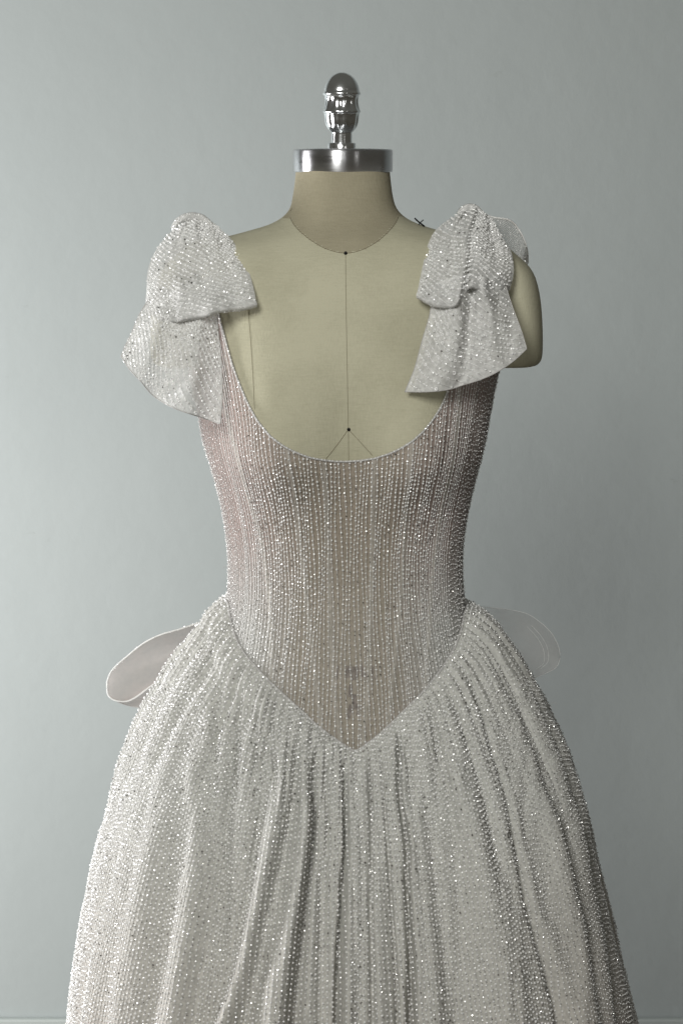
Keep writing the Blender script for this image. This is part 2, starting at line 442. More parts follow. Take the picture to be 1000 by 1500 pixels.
finial = lathe('finial', [(max(r, 0), z) for r, z in fp], fx, cyy, CHROME, FORM, 160, np.where((fpy > 141) & (fpy < 192), 0.085 * np.abs(np.sin((fpy - 138) / 26 * math.pi)) ** .6, 0.0))
zt = z1 + 0.0008
zf = [(20 * KPX, zt - .001), (20.2 * KPX, zt + .0045), (19.6 * KPX, zt + .0052), (15.0 * KPX, zt + .0056), (14.4 * KPX, zt + .004)]
lathe('finial_flange', zf, fx, cyy, CHROME, FORM, 96)
# stand, inside the skirt
POLE = mat_metal('stand_metal', 0.3, (0.5, 0.5, 0.5), (1, 1, 1))
lathe('stand_pole', [(0, FZ + 0.02), (0.017, FZ + 0.02), (0.017, 0.75), (0, 0.75)], 0.004, 0.0, POLE, FORM, 24)
lathe('stand_base', [(0, FZ), (0.24, FZ), (0.245, FZ + 0.012), (0.22, FZ + 0.03), (0.03, FZ + 0.045), (0, FZ + 0.045)], 0.004, 0.0, POLE, FORM, 48)

# worn stamp printed on the linen, showing through the net
def stamp(pts, r):
    return [hit(a, b, 0.0004) for a, b in pts], r
def ink_patch(cx, cy, wx, wy, ang=0):
    ca, sa = math.cos(ang), math.sin(ang)
    us = np.linspace(-1, 1, 5)
    v = []
    for j in us:
        for i in us:
            x = i * wx / 2; y = j * wy / 2
            v.append(hit(cx + x * ca - y * sa + random.uniform(-.3, .3), cy + x * sa + y * ca + random.uniform(-.3, .3), 0.0005))
    return np.array(v), grid_faces(5, 5)
vs, fs, n0 = [], [], 0
for a in [(494, 985, 3.4, 20, .1), (509, 984, 5, 18, 0), (517, 984, 15, 15, .1), (518, 994, 9, 4, -.2), (523, 985, 4, 18, .1), (530, 982, 5, 20, -.2), (535, 990, 3, 10, 0), (546, 983, 2.6, 16, .1), (548, 993, 4, 4, 0),
          (513, 1012, 6, 18, .1), (519, 1028, 7, 22, -.1), (512, 1042, 5, 20, .15), (524, 1040, 4, 16, 0)]:
    v, f = ink_patch(*a); vs.append(v); fs.append(f + n0); n0 += len(v)
st = mesh_np('printed_mark', np.concatenate(vs), np.concatenate(fs), INK, FORM)
st['label'] = 'worn dark stamp seen through the bodice net'

# ------------------------------------------------------------------ beads and threads
PHI = (1 + 5 ** .5) / 2
ICO = np.array([(-1, PHI, 0), (1, PHI, 0), (-1, -PHI, 0), (1, -PHI, 0), (0, -1, PHI), (0, 1, PHI), (0, -1, -PHI), (0, 1, -PHI), (PHI, 0, -1), (PHI, 0, 1), (-PHI, 0, -1), (-PHI, 0, 1)]) / math.hypot(1, PHI)
ICF = np.array([(0, 11, 5), (0, 5, 1), (0, 1, 7), (0, 7, 10), (0, 10, 11), (1, 5, 9), (5, 11, 4), (11, 10, 2), (10, 7, 6), (7, 1, 8), (3, 9, 4), (3, 4, 2), (3, 2, 6), (3, 6, 8), (3, 8, 9), (4, 9, 5), (2, 4, 11), (6, 2, 10), (8, 6, 7), (9, 8, 1)])
def rand_rot(n):
    q = rng.normal(size=(n, 4)); q /= np.linalg.norm(q, axis=1)[:, None]
    w_, x, y, z = q.T
    return np.stack([np.stack([1-2*(y*y+z*z), 2*(x*y-z*w_), 2*(x*z+y*w_)], -1), np.stack([2*(x*y+z*w_), 1-2*(x*x+z*z), 2*(y*z-x*w_)], -1), np.stack([2*(x*z-y*w_), 2*(y*z+x*w_), 1-2*(x*x+y*y)], -1)], -2)
def beads(name, pts, rad, parent, mat=None, scl=None):
    pts = np.asarray(pts); n = len(pts)
    R = rand_rot(n); sc = (rad * rng.uniform(0.8, 1.2, n) * (1 if scl is None else scl))[:, None, None]
    v = pts[:, None] + np.einsum('nij,kj->nki', R, ICO) * sc
    f = ICF[None] + (np.arange(n) * 12)[:, None, None]
    o = mesh_np(name, v, f.reshape(-1, 3), mat or BEAD, parent, smooth=False)
    o['kind'] = 'stuff'
    return o
def mixed(pts, rad, parent, frac=0.3, scl=None):
    m_ = rng.uniform(size=len(pts)) < frac
    beads('bead', pts[~m_], rad, parent, None, None if scl is None else scl[~m_])
    if m_.any(): beads('dark_glint_bead', pts[m_], rad * 0.9, parent, DARK_GLINT, None if scl is None else scl[m_])
def rings(name, pts, nrm, rad, parent):
    """small cup sequins lying on the net"""
    n = len(pts); pts = np.asarray(pts); nrm = np.asarray(nrm) + rng.normal(0, .3, (n, 3))
    nrm /= np.linalg.norm(nrm, axis=1)[:, None]
    a = np.cross(nrm, [0.3, 0.2, 1]); a /= np.linalg.norm(a, axis=1)[:, None]; b2 = np.cross(nrm, a)
    A = np.arange(8) * math.pi / 4; B = np.arange(4) * math.pi / 2
    rr = rad * rng.uniform(.85, 1.15, n)
    R_ = rr[:, None, None] * (1 + .38 * np.cos(B))[None, None]
    v = pts[:, None, None] + (a[:, None] * np.cos(A)[None, :, None] + b2[:, None] * np.sin(A)[None, :, None])[:, :, None] * R_[..., None] + nrm[:, None, None] * (rr[:, None, None] * .38 * np.sin(B))[..., None]
    f = []
    for i in range(8):
        for j in range(4):
            f.append((i * 4 + j, ((i + 1) % 8) * 4 + j, ((i + 1) % 8) * 4 + (j + 1) % 4, i * 4 + (j + 1) % 4))
    f = np.array(f)[None] + (np.arange(n) * 32)[:, None, None]
    o = mesh_np(name, v, f.reshape(-1, 4), BEAD, parent, smooth=False); o['kind'] = 'stuff'
    return o
def threads(name, lines, rad, parent, mat=None):
    """three-sided stitched cords joined into one mesh"""
    V, Fs, n0 = [], [], 0
    for L in lines:
        L = np.asarray(L); n = len(L)
        if n < 2: continue
        t = np.gradient(L, axis=0); t /= np.linalg.norm(t, axis=1)[:, None] + 1e-12
        a = np.cross(t, [0.1, -1, 0.2]); a /= np.linalg.norm(a, axis=1)[:, None] + 1e-9; b2 = np.cross(t, a)
        ang = np.arange(3) * 2 * math.pi / 3 + .5
        v = L[:, None] + rad * (a[:, None] * np.cos(ang)[None, :, None] + b2[:, None] * np.sin(ang)[None, :, None])
        V.append(v.reshape(-1, 3)); Fs.append(grid_faces(n, 3, True) + n0); n0 += 3 * n
    o = mesh_np(name, np.concatenate(V), np.concatenate(Fs), mat or THREAD, parent); o['kind'] = 'stuff'
    return o
def gsample(G, u, v):
    """bilinear sample of grid G[nv,nu,3]; u, v in 0..1"""
    nv, nu = G.shape[:2]
    x = np.clip(u, 0, 1) * (nu - 1); y = np.clip(v, 0, 1) * (nv - 1)
    i = np.clip(x.astype(int), 0, nu - 2); j = np.clip(y.astype(int), 0, nv - 2)
    fx = (x - i)[:, None]; fy = (y - j)[:, None]
    return (G[j, i] * (1 - fx) + G[j, i + 1] * fx) * (1 - fy) + (G[j + 1, i] * (1 - fx) + G[j + 1, i + 1] * fx) * fy
def normals(G):
    a = np.gradient(G, axis=1); b2 = np.gradient(G, axis=0)
    n = np.cross(a, b2); n /= np.linalg.norm(n, axis=-1)[..., None] + 1e-12
    return n
def walk(L, step, jit=0.25, phase=None):
    """points every `step` metres along polyline L; returns interpolation parameter"""
    s = np.concatenate([[0], np.cumsum(np.linalg.norm(np.diff(L, axis=0), axis=1))])
    ph = rng.uniform(0, 1) if phase is None else phase
    n = int(s[-1] / step)
    if n < 1: return np.zeros(0)
    t = (np.arange(n) + ph) * step + rng.normal(0, jit * step, n) * .6
    t = t[(t > 0) & (t < s[-1])]
    return np.interp(t, s, np.linspace(0, 1, len(L)))

# ------------------------------------------------------------------ gown: bodice
GOWN = thing('wedding_gown', (0.004, 0, 0), 'sheer white beaded wedding gown with shoulder bows and full gathered skirt, on the dress form', 'wedding gown')
TOP = np.array([(280, 545), (290, 520), (297, 450), (304, 430), (320, 430), (326, 488), (334, 516), (342, 540), (352, 566), (363, 592), (377, 617), (394, 638), (411, 652), (430, 662), (450, 670), (470, 674), (490, 676.5), (505, 677), (527, 675.5),
                (550, 672), (571, 665), (590, 656), (606, 645), (620, 632), (632, 618), (642, 603), (650, 588), (657, 570), (664, 545), (672, 500), (680, 440), (700, 430), (708, 470), (714, 520), (724, 545)], float)
BOT = np.array([(330, 874), (336, 884), (340, 915), (349, 941), (360, 959), (384, 986), (411, 1013), (438, 1037), (462, 1060), (482, 1076), (503, 1090), (514, 1098), (520, 1100), (526, 1097), (534, 1091), (554, 1077), (585, 1047), (619, 1013), (646, 979), (664, 950), (674, 922), (678, 900), (684, 874)], float)
NB = 520
thb = np.linspace(-math.pi, math.pi, NB + 1)
zs = np.linspace(Z_T[0] - 0.05, P(500, 1200, -0.1)[2], 900)
ztop = np.zeros(NB + 1); zbot = np.zeros(NB + 1)
zw = P(500, 865, -0.05)[2]
for i, t in enumerate(thb):
    tt = np.clip(t, -1.50, 1.50)
    pts = torso(np.full_like(zs, tt), zs, 0.003)
    px, py = proj(pts)
    ft = np.interp(px, TOP[:, 0], TOP[:, 1]); fb = np.interp(px, BOT[:, 0], BOT[:, 1])
    iw = np.argmin(np.abs(zs - (zw - 0.0)))
    up = np.where((py < ft) & (zs > zw))[0]; ztop[i] = zs[up[-1]] if len(up) else zs[0]
    dn = np.where((py > fb) & (zs < zw + 0.015))[0]; zbot[i] = zs[dn[0]] if len(dn) else zs[-1]
k = np.array([1, 2, 3, 2, 1.]) / 9
zt_s = np.convolve(np.pad(ztop, 2, mode='edge'), k, 'valid'); zbot = np.convolve(np.pad(zbot, 2, mode='edge'), k, 'valid')
ztop = zt_s
NV = 220
tv = np.linspace(0, 1, NV)[:, None]
ZB = ztop[None] * (1 - tv) + zbot[None] * tv
GB = torso(thb[None], ZB, 0.0030)
pxb, pyb = proj(GB)
# tiny wrinkles where the net tucks at the waist
GB[..., 1] -= 0.0008 * vnoise(pxb / 16, pyb / 40, 3) * (np.cos(thb)[None] > 0)
xr = (pxb - 506) / np.interp(pyb, [560, 700, 800, 870, 1000, 1100], [210, 186, 168, 168, 190, 200])
side = np.clip((np.abs(xr) - 0.35) / 0.50, 0, 1) + np.clip((pyb - 880) / 300, 0, .25) * 0
low = np.clip((pyb - 780) / 160, 0, 1)
cen_c = np.array([0.44, 0.375, 0.33]); pink = np.array([0.46, 0.375, 0.355]); white = np.array([0.56, 0.555, 0.54])
SEAMS = [[(330, 600), (345, 660), (364, 730), (384, 800), (396, 900), (398, 1000)], [(420, 655), (436, 760), (447, 860), (458, 960), (472, 1080)],
         [(474, 670), (480, 780), (483, 880), (488, 1000), (500, 1095)], [(548, 665), (546, 780), (543, 880), (539, 1000), (530, 1100)],
         [(604, 640), (594, 760), (586, 880), (577, 980), (566, 1080)], [(672, 600), (662, 680), (644, 760), (633, 850), (628, 930), (622, 1020)]]
bone = np.zeros_like(xr)
for sm in SEAMS:
    q = poly(sm, 50); xc = np.interp(pyb, q[:, 1], q[:, 0])
    bone = np.maximum(bone, np.exp(-(np.abs(pxb - xc) / 3.4) ** 3) * (np.cos(thb)[None] > 0.05))
GB[..., 1] -= 0.0009 * bone
colr = cen_c * (1 - side[..., None]) + pink * side[..., None]
wl = np.clip(low * (0.25 + side), 0, 1)[..., None]
colr = colr * (1 - wl) + white * wl
colr = colr * (1 - .7 * bone[..., None]) + np.array([.52, .50, .46]) * .7 * bone[..., None]
alp = 0.58 + 0.26 * side + 0.25 * bone
hide = np.cos(thb)[None] < 0
alp = np.where(hide, 0.85, alp)
cols = np.concatenate([colr, np.clip(alp, 0, 1)[..., None]], -1)
bod = mesh_np('bodice', GB, grid_faces(NV, NB + 1), BOD, GOWN, cols=cols.reshape(-1, 4))
nbod = normals(GB)
if nbod[NV // 2, NB // 2, 1] > 0: nbod = -nbod
# bead rows on the bodice run as vertical stitched chains, a constant distance apart
lines, slines, bp_ = [], [], []
for k_, u0 in enumerate(np.arange(-1.55, 1.551, 0.0282)):
    # u0 -> x offset: equal spacing in x at the front, in arc length round the side
    tt = np.linspace(0, 1, 160)
    ang = u0 if False else math.copysign(1, u0) * abs(u0)
    uu = np.full(160, (ang * 1.0 + math.pi) / (2 * math.pi))
    wob = 0.0011 * np.sin(tt * 9 + k_) + 0.0005 * rng.normal(size=160).cumsum() / 8
    L = gsample(GB, uu + wob, tt); N_ = gsample(nbod, uu + wob, tt)
    (lines if abs(u0) < 0.98 else slines).append(L[::2] + N_[::2] * 0.0003)
    t = walk(L, 0.0049, 0.22)
    q = gsample(L[:, None].repeat(2, 1), np.zeros(len(t)), t); qn = gsample(N_[:, None].repeat(2, 1), np.zeros(len(t)), t)
    bp_.append(q + qn * 0.0009 + rng.normal(0, .00025, q.shape))
threads('chain_stitch', lines, 0.00030, bod)
threads('chain_stitch', slines, 0.00020, bod, THREAD_THIN)
B_ = np.concatenate(bp_); _px, _py = proj(B_)
_xr = np.abs(_px - 506) / np.interp(_py, [560, 700, 800, 870, 1000, 1100], [210, 186, 168, 168, 190, 200])
mixed(B_, 0.00100, bod, 0.05, 1 - 0.42 * np.clip((_xr - .62) / .25, 0, 1) * np.clip((960 - _py) / 100, 0, 1))
print('bodice beads', sum(len(a) for a in bp_))
# bindings along neckline and basque seam
front = np.abs(thb) < 1.6
tube('neckline_edge', (GB[0] + nbod[0] * .0002)[front], 0.0011, THREAD_THIN, bod, 6)
tube('waist_seam', (GB[-1] + nbod[-1] * .0010)[front], 0.0013, THREAD_THIN, bod, 6)
e = walk(GB[0][front], 0.0042, .2)
eb = gsample(GB[0][front][:, None].repeat(2, 1), np.zeros(len(e)), e)
beads('edge_bead', eb + np.array([0, -0.001, 0.0004]), 0.0008, bod)

# ------------------------------------------------------------------ gown: skirt
Lt = np.array([(337, 880), (322, 892), (303, 907), (279, 930), (258, 956), (235, 994), (215, 1034), (197, 1078), (180, 1128), (161, 1185), (145, 1238), (131, 1290), (119, 1345), (109, 1405), (102, 1455), (96, 1510)], float)
Rt = np.array([(677, 866), (694, 874), (714, 889), (738, 918), (763, 954), (784, 990), (806, 1030), (824, 1068), (840, 1110), (857, 1160), (872, 1215), (887, 1280), (901, 1340), (915, 1400), (928, 1455), (941, 1510)], float)
def growth(T):
    p = P(T[:, 0], T[:, 1], 0.0)
    dz = p[0, 2] - p[:, 2]; g = np.abs(p[:, 0] - p[0, 0])
    s_ = (g[-1] - g[-3]) / (dz[-1] - dz[-3])
    dz = np.append(dz, 1.2); g = np.append(g, g[-1] + s_ * (1.2 - dz[-2]) * .8)
    return dz, g
gl, gr = growth(Lt), growth(Rt)
FR = (np.array([0, .004, .012, .03, .06, .12, .20, .30, 1.2]), np.array([0, .006, .012, .020, .031, .056, .088, .120, .30]))
BK = (np.array([0, .01, .03, .08, .15, .30, 1.2]), np.array([0, .02, .045, .09, .13, .19, .42]))
NS = 1180
ths = np.concatenate([np.linspace(-1.85, 1.85, NS), np.linspace(1.85, 2 * math.pi - 1.85, 140)[1:-1]])
zb_s = np.interp((ths + math.pi) % (2 * math.pi) - math.pi, thb, zbot)
zlow = P(500, 1530, 0.05)[2]
va = np.linspace(0, 1, 400) ** 1.15
Zfront = zb_s[None] * (1 - va[:, None]) + zlow * va[:, None]
Zlow = np.linspace(zlow, FZ + 0.012, 26)[1:, None] * np.ones(len(ths))[None]
ZS = np.concatenate([Zfront, Zlow])
DZ = zb_s[None] - ZS
seamp = torso(ths, zb_s, 0.004)
s = np.sin(ths)[None]; c = np.cos(ths)[None]
gside = np.where(s < 0, np.interp(DZ, *gl), np.interp(DZ, *gr))
gfb = np.where(c > 0, smooth_interp(DZ, *FR), np.interp(DZ, *BK))
ws = np.abs(s) ** 1.6
GG = gside * ws + gfb * (1 - ws)
def skirt_base(cl, cr):
    gs_ = np.where(s < 0, np.interp(DZ, *gl) * np.interp(DZ, *cl), np.interp(DZ, *gr) * np.interp(DZ, *cr))
    g_ = gs_ * ws + gfb * (1 - ws)
    return np.stack([seamp[None, :, 0] + g_ * s, seamp[None, :, 1] - g_ * c, ZS], -1)
_dz = np.array([0, .03, .06, .10, .15, .20, .26, .32, .38, .44, 1.2])
_cl = [_dz, np.ones(11)]; _cr = [_dz, np.ones(11)]
for _it in range(4):
    base = skirt_base(_cl, _cr); _x, _y = proj(base)
    for side_, cc_, T in ((-1, _cl, Lt), (1, _cr, Rt)):
        T2 = poly(T, 200)
        for i_ in range(1, 10):
            zq = np.interp(_dz[i_], [0, 1], [0, 1]); ref_z = P(T[0, 0], T[0, 1], 0.0)[2] - zq
            yq = float(proj(np.array([0.0, 0.0, ref_z]))[1])
            m_ = np.abs(_y - yq) < 6
            if not m_.any(): continue
            edge = (_x[m_] * side_).max() * side_
            want = np.interp(yq, T2[:, 1], T2[:, 0]) - side_ * 4
            have = abs(edge - T[0, 0]); need_ = abs(want - T[0, 0])
            cc_[1][i_] = np.clip(cc_[1][i_] * (need_ / max(have, 1)) ** .8, .5, 1.3)
        cc_[1][10] = cc_[1][9]
print('corr', _cl[1].round(2), _cr[1].round(2))
base = skirt_base(_cl, _cr)
pxs, pys = proj(base)
# gathers along the seam, dying out down the skirt
arc = np.concatenate([[0], np.cumsum(np.linalg.norm(np.diff(seamp, axis=0), axis=1))])[None]
ph = arc / 0.0105 + 1.1 * vnoise(arc / 0.03, arc * 0 + .5, 11) + 0.5 * vnoise(arc / .05, DZ / .22, 12)
ph2 = arc / 0.027 + 1.3 * vnoise(arc / 0.05, arc * 0 + 3.5, 13) + 0.4 * vnoise(arc / .05, DZ / .3, 14)
ampm = 0.55 + 0.45 * vnoise(arc / .018, DZ / .2, 15)
rise = np.clip(DZ / .010, 0, 1)
def pleat(p): return np.abs(np.sin(math.pi * p)) ** 0.8 * 2 - 1.1
disp = 0.0036 * pleat(ph) * ampm * rise * np.exp(-DZ / .075)
disp += 0.0058 * pleat(ph2) * (0.6 + .5 * vnoise(arc / .03, DZ / .15, 16)) * np.clip(DZ / .03, 0, 1) * np.exp(-DZ / .22)
disp += 0.008 * vnoise(arc / .034, DZ / .5, 17) * np.clip(DZ / .18, 0, 1)
disp += 0.0010 * vnoise(pxs / 11, pys / 300, 18) * np.clip(DZ / .06, 0, 1)
# folds of the front, traced: (polyline, width px, depth m, lip m on the left, lip m on the right)
FOLDS = [
 ([(466, 1085), (458, 1148), (461, 1192), (459, 1236), (453, 1280), (446, 1339), (440, 1397), (433, 1471), (428, 1540)], (5, 11), .022, .007, .000),
 ([(503, 1100), (505, 1177), (506, 1236), (502, 1295), (499, 1353), (496, 1412), (494, 1500), (493, 1560)], (3.5, 6), .020, .000, .006),
 ([(437, 1075), (434, 1095), (427, 1183), (414, 1251), (402, 1309), (390, 1359), (379, 1412), (364, 1470), (350, 1540)], (6, 15), .013, .004, .0),
 ([(392, 1140), (386, 1175), (379, 1207), (368, 1265), (362, 1318), (349, 1383), (335, 1441), (322, 1471), (306, 1510), (290, 1560)], (6, 11), .010, .0, .004),
 ([(350, 1040), (345, 1060), (338, 1133), (330, 1207), (326, 1300), (322, 1400), (316, 1450)], (7, 16), .008, .002, .0),
 ([(424, 1050), (421, 1104), (417, 1163), (408, 1220)], (2.5, 4), .006, .0, .002),
 ([(398, 1030), (399, 1089), (404, 1148), (400, 1210)], (2.5, 4), .006, .0, .002),
 ([(379, 1010), (376, 1060), (374, 1110), (370, 1160)], (2.5, 4), .005, .0, .002),
 ([(357, 985), (352, 1030), (347, 1071), (345, 1133), (340, 1180)], (3, 5), .006, .0, .002),
 ([(480, 1090), (478, 1133), (480, 1207), (476, 1290)], (3, 4), .008, .002, .0),
 ([(468, 1245), (472, 1300), (473, 1400), (475, 1560)], (8, 17), .010, .0, .0),
 ([(583, 1060), (584, 1119), (585, 1171), (595, 1236), (595, 1295), (598, 1353), (601, 1412), (601, 1560)], (3.5, 6), .020, .0, .008),
 ([(540, 1100), (544, 1192), (544, 1265), (543, 1339), (545, 1412), (545, 1560)], (3, 5), .008, .0, .002),
 ([(556, 1090), (562, 1177), (569, 1265), (573, 1339), (578, 1412), (582, 1500), (583, 1560)], (2.5, 4), .008, .0, .002),
 ([(525, 1105), (527, 1180), (530, 1280), (527, 1400), (522, 1540)], (4, 7), .003, .0, .0),
 ([(625, 1160), (629, 1236), (638, 1324), (650, 1397), (660, 1485), (665, 1560)], (9, 16), .006, .003, .0),
 ([(660, 985), (684, 989), (704, 1037), (722, 1100), (743, 1165), (757, 1236), (768, 1295), (782, 1347), (801, 1406), (819, 1470), (835, 1560)][1:], (4, 9), .011, .0, .004),
 ([(612, 1018), (619, 1030), (629, 1050), (639, 1098), (646, 1140)], (3, 4), .006, .0, .002),
 ([(648, 1000), (670, 1050), (690, 1100), (708, 1160), (724, 1230), (742, 1310)], (4, 8), .006, .0, .002),
 ([(714, 960), (735, 996), (760, 1040), (782, 1090), (803, 1150), (826, 1220), (846, 1300), (864, 1400), (880, 1500)], (5, 12), .007, .002, .0),
 ([(780, 1010), (805, 1060), (831, 1133), (854, 1196), (872, 1262), (888, 1340), (900, 1420), (915, 1520)], (7, 10), .006, .0, .0),
 ([(335, 950), (316, 976), (282, 1023), (255, 1064), (236, 1110), (222, 1170), (212, 1240)], (5, 12), .006, .002, .0),
 ([(300, 925), (270, 960), (240, 1010), (222, 1060), (206, 1110), (190, 1180)], (5, 9), .004, .002, .0),
 ([(330, 1000), (318, 1050), (312, 1120), (310, 1200), (309, 1290), (303, 1370), (292, 1440), (280, 1540)], (6, 13), .007, .004, .0),
 ([(447, 1130), (440, 1250), (425, 1350), (405, 1450), (392, 1560)], (8, 20), -.012, 0, 0),
 ([(418, 1120), (398, 1230), (375, 1330), (350, 1430), (325, 1520)], (8, 16), -.006, 0, 0),
 ([(604, 1150), (618, 1280), (630, 1400), (640, 1560)], (10, 22), -.010, 0, 0),
 ([(515, 1130), (521, 1300), (514, 1560)], (8, 13), -.006, 0, 0),
 ([(560, 1220), (558, 1350), (562, 1560)], (6, 9), -.004, 0, 0),
 ([(655, 1100), (700, 1250), (735, 1400), (755, 1560)], (14, 30), -.010, 0, 0),
 ([(790, 1150), (830, 1300), (855, 1420), (870, 1560)], (14, 22), -.008, 0, 0),
 ([(248, 1100), (225, 1250), (203, 1400), (190, 1560)], (20, 34), -.009, 0, 0),
 ([(288, 1100), (282, 1250), (268, 1400), (250, 1560)], (12, 22), -.009, 0, 0),
 ([(250, 1100), (222, 1190), (202, 1280), (182, 1380), (168, 1470), (160, 1560)], (10, 18), .006, .004, .0),
]
fmask = (np.cos(ths) > -0.1)[None]
for pl, (w0, w1), dep, lipl, lipr in FOLDS:
    q = poly(pl, 60); o_ = np.argsort(q[:, 1]); q = q[o_]
    xc = np.interp(pys, q[:, 1], q[:, 0]); t = np.clip((pys - q[0, 1]) / (q[-1, 1] - q[0, 1]), 0, 1)
    slope = np.gradient(q[:, 0], q[:, 1] + np.arange(60) * 1e-6); sl = np.interp(pys, q[:, 1], slope)
    dx = (pxs - xc) / np.sqrt(1 + sl ** 2)
    wd = w0 + (w1 - w0) * t
    fade = np.clip((pys - q[0, 1]) / 40, 0, 1) * (1 if pl[-1][1] >= 1500 else np.clip((q[-1, 1] - pys) / 60, 0, 1))
    grow = (0.5 + 0.5 * t) * (0.95 if dep > 0 else 1.2)
    d_ = -dep * np.exp(-np.abs(dx / wd) ** 2.2) + lipl * np.exp(-((dx + 2.0 * wd) / (1.5 * wd)) ** 2) + lipr * np.exp(-((dx - 2.0 * wd) / (1.5 * wd)) ** 2)
    disp = disp + np.where(fmask, d_ * fade * grow, 0)
back = (np.cos(ths) < 0.1)[None]
disp += np.where(back, 0.012 * np.sin(arc / 0.02) * np.clip(DZ / .2, 0, 1), 0) * np.clip((0.1 - np.cos(ths)) * 3, 0, 1)[None]
bn = normals(base)
if bn[200, NS // 2, 1] > 0: bn = -bn
GS = base + disp[..., None] * bn
ncol = len(ths)
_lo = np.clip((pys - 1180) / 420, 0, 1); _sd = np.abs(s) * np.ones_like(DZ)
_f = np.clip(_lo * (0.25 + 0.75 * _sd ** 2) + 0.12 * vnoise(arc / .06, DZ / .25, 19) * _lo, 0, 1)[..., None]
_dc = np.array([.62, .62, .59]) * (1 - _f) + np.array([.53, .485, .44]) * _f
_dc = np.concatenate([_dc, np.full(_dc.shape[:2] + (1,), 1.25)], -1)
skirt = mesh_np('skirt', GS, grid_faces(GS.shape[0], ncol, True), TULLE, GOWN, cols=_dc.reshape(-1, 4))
nsk = normals(GS[:, :NS])
if nsk[200, NS // 2, 1] > 0: nsk = -nsk
GSf = GS[:400, :NS]; nsf = nsk[:400]
# bead rows: constant distance apart, dropping rows where the gathers close up
ref = GSf[300]
arcr = np.concatenate([[0], np.cumsum(np.linalg.norm(np.diff(base[300, :NS], axis=0), axis=1))])
NR = int(arcr[-1] / 0.0043)
us = np.interp((np.arange(NR) + .5) / NR * arcr[-1], arcr, np.linspace(0, 1, NS))
spc = np.linalg.norm(np.gradient(base[:400, :NS], axis=1), axis=-1)   # metres per column
bp_, sp_, lines = [], [], []
cam_dir = CAM
for k_, u0 in enumerate(us):
    lev = (k_ & -k_).bit_length() - 1 if k_ else 6
    tt = np.linspace(0, 1, 300)
    wob = 0.0008 * np.sin(tt * 7 + k_ * .37)
    uu = np.full(300, u0) + wob
    L = gsample(GSf, uu, tt); N_ = gsample(nsf, uu, tt)
    col = int(u0 * (NS - 1)); nb = 1.0 / (us[min(k_ + 1, NR - 1)] - us[max(k_ - 1, 0)] + 1e-9) * 2
    wcol = (us[min(k_ + 1, NR - 1)] - us[max(k_ - 1, 0)]) / 2 * (NS - 1)
    loc_sp = np.interp(tt, np.linspace(0, 1, 400), spc[:, min(col, NS - 1)]) * wcol
    need = loc_sp * 2.0 ** lev >= 0.0027
    idx = np.where(need)[0]
    if len(idx) < 4: continue
    i0 = idx[0]
    L = L[i0:]; N_ = N_[i0:]
    px, py = proj(L)
    if py[-1] < 900: continue
    lines.append(L[::3] + N_[::3] * .0002)
    t = walk(L, 0.0050, 0.12, phase=(0.5 if k_ % 2 else 0.0) + rng.uniform(0, .25))
    q = gsample(L[:, None].repeat(2, 1), np.zeros(len(t)), t); qn = gsample(N_[:, None].repeat(2, 1), np.zeros(len(t)), t)
    bp_.append(q + qn * 0.0007 + rng.normal(0, .0003, q.shape))
    t2 = np.clip(t + 0.5 * (t[1] - t[0]) if len(t) > 1 else t, 0, 1)[rng.uniform(size=len(t)) < .32]
    q = gsample(L[:, None].repeat(2, 1), np.zeros(len(t2)), t2); qn = gsample(N_[:, None].repeat(2, 1), np.zeros(len(t2)), t2)
    sp_.append(q + qn * 0.0003 + np.array([.0011, 0, 0]) + rng.normal(0, .0003, q.shape))
B_ = np.concatenate(bp_); print('skirt beads', len(B_))
threads('chain_stitch', lines, 0.00026, skirt, THREAD_THIN)
_px, _py = proj(B_)
mixed(B_, 0.00116, skirt, 0.03, 1 - 0.35 * np.clip((_px - 500 - np.interp(_py, [900, 1500], [160, 300])) / 80, 0, 1))
beads('dark_glint_bead', np.concatenate(sp_), 0.00066, skirt, DARK_GLINT)

# ------------------------------------------------------------------ patches for bows
def coons(top, bot, left, right, nu, nv):
    """px patch from four boundary polylines; top/bot run left->right, left/right run top->bottom"""
    T = poly(top, nu); B = poly(bot, nu); L = poly(left, nv); R = poly(right, nv)
    u = np.linspace(0, 1, nu)[None, :, None]; v = np.linspace(0, 1, nv)[:, None, None]
    S = (1 - v) * T[None] + v * B[None] + (1 - u) * L[:, None] + u * R[:, None]
    S = S - ((1 - u) * (1 - v) * T[0] + u * (1 - v) * T[-1] + (1 - u) * v * B[0] + u * v * B[-1])
    return S

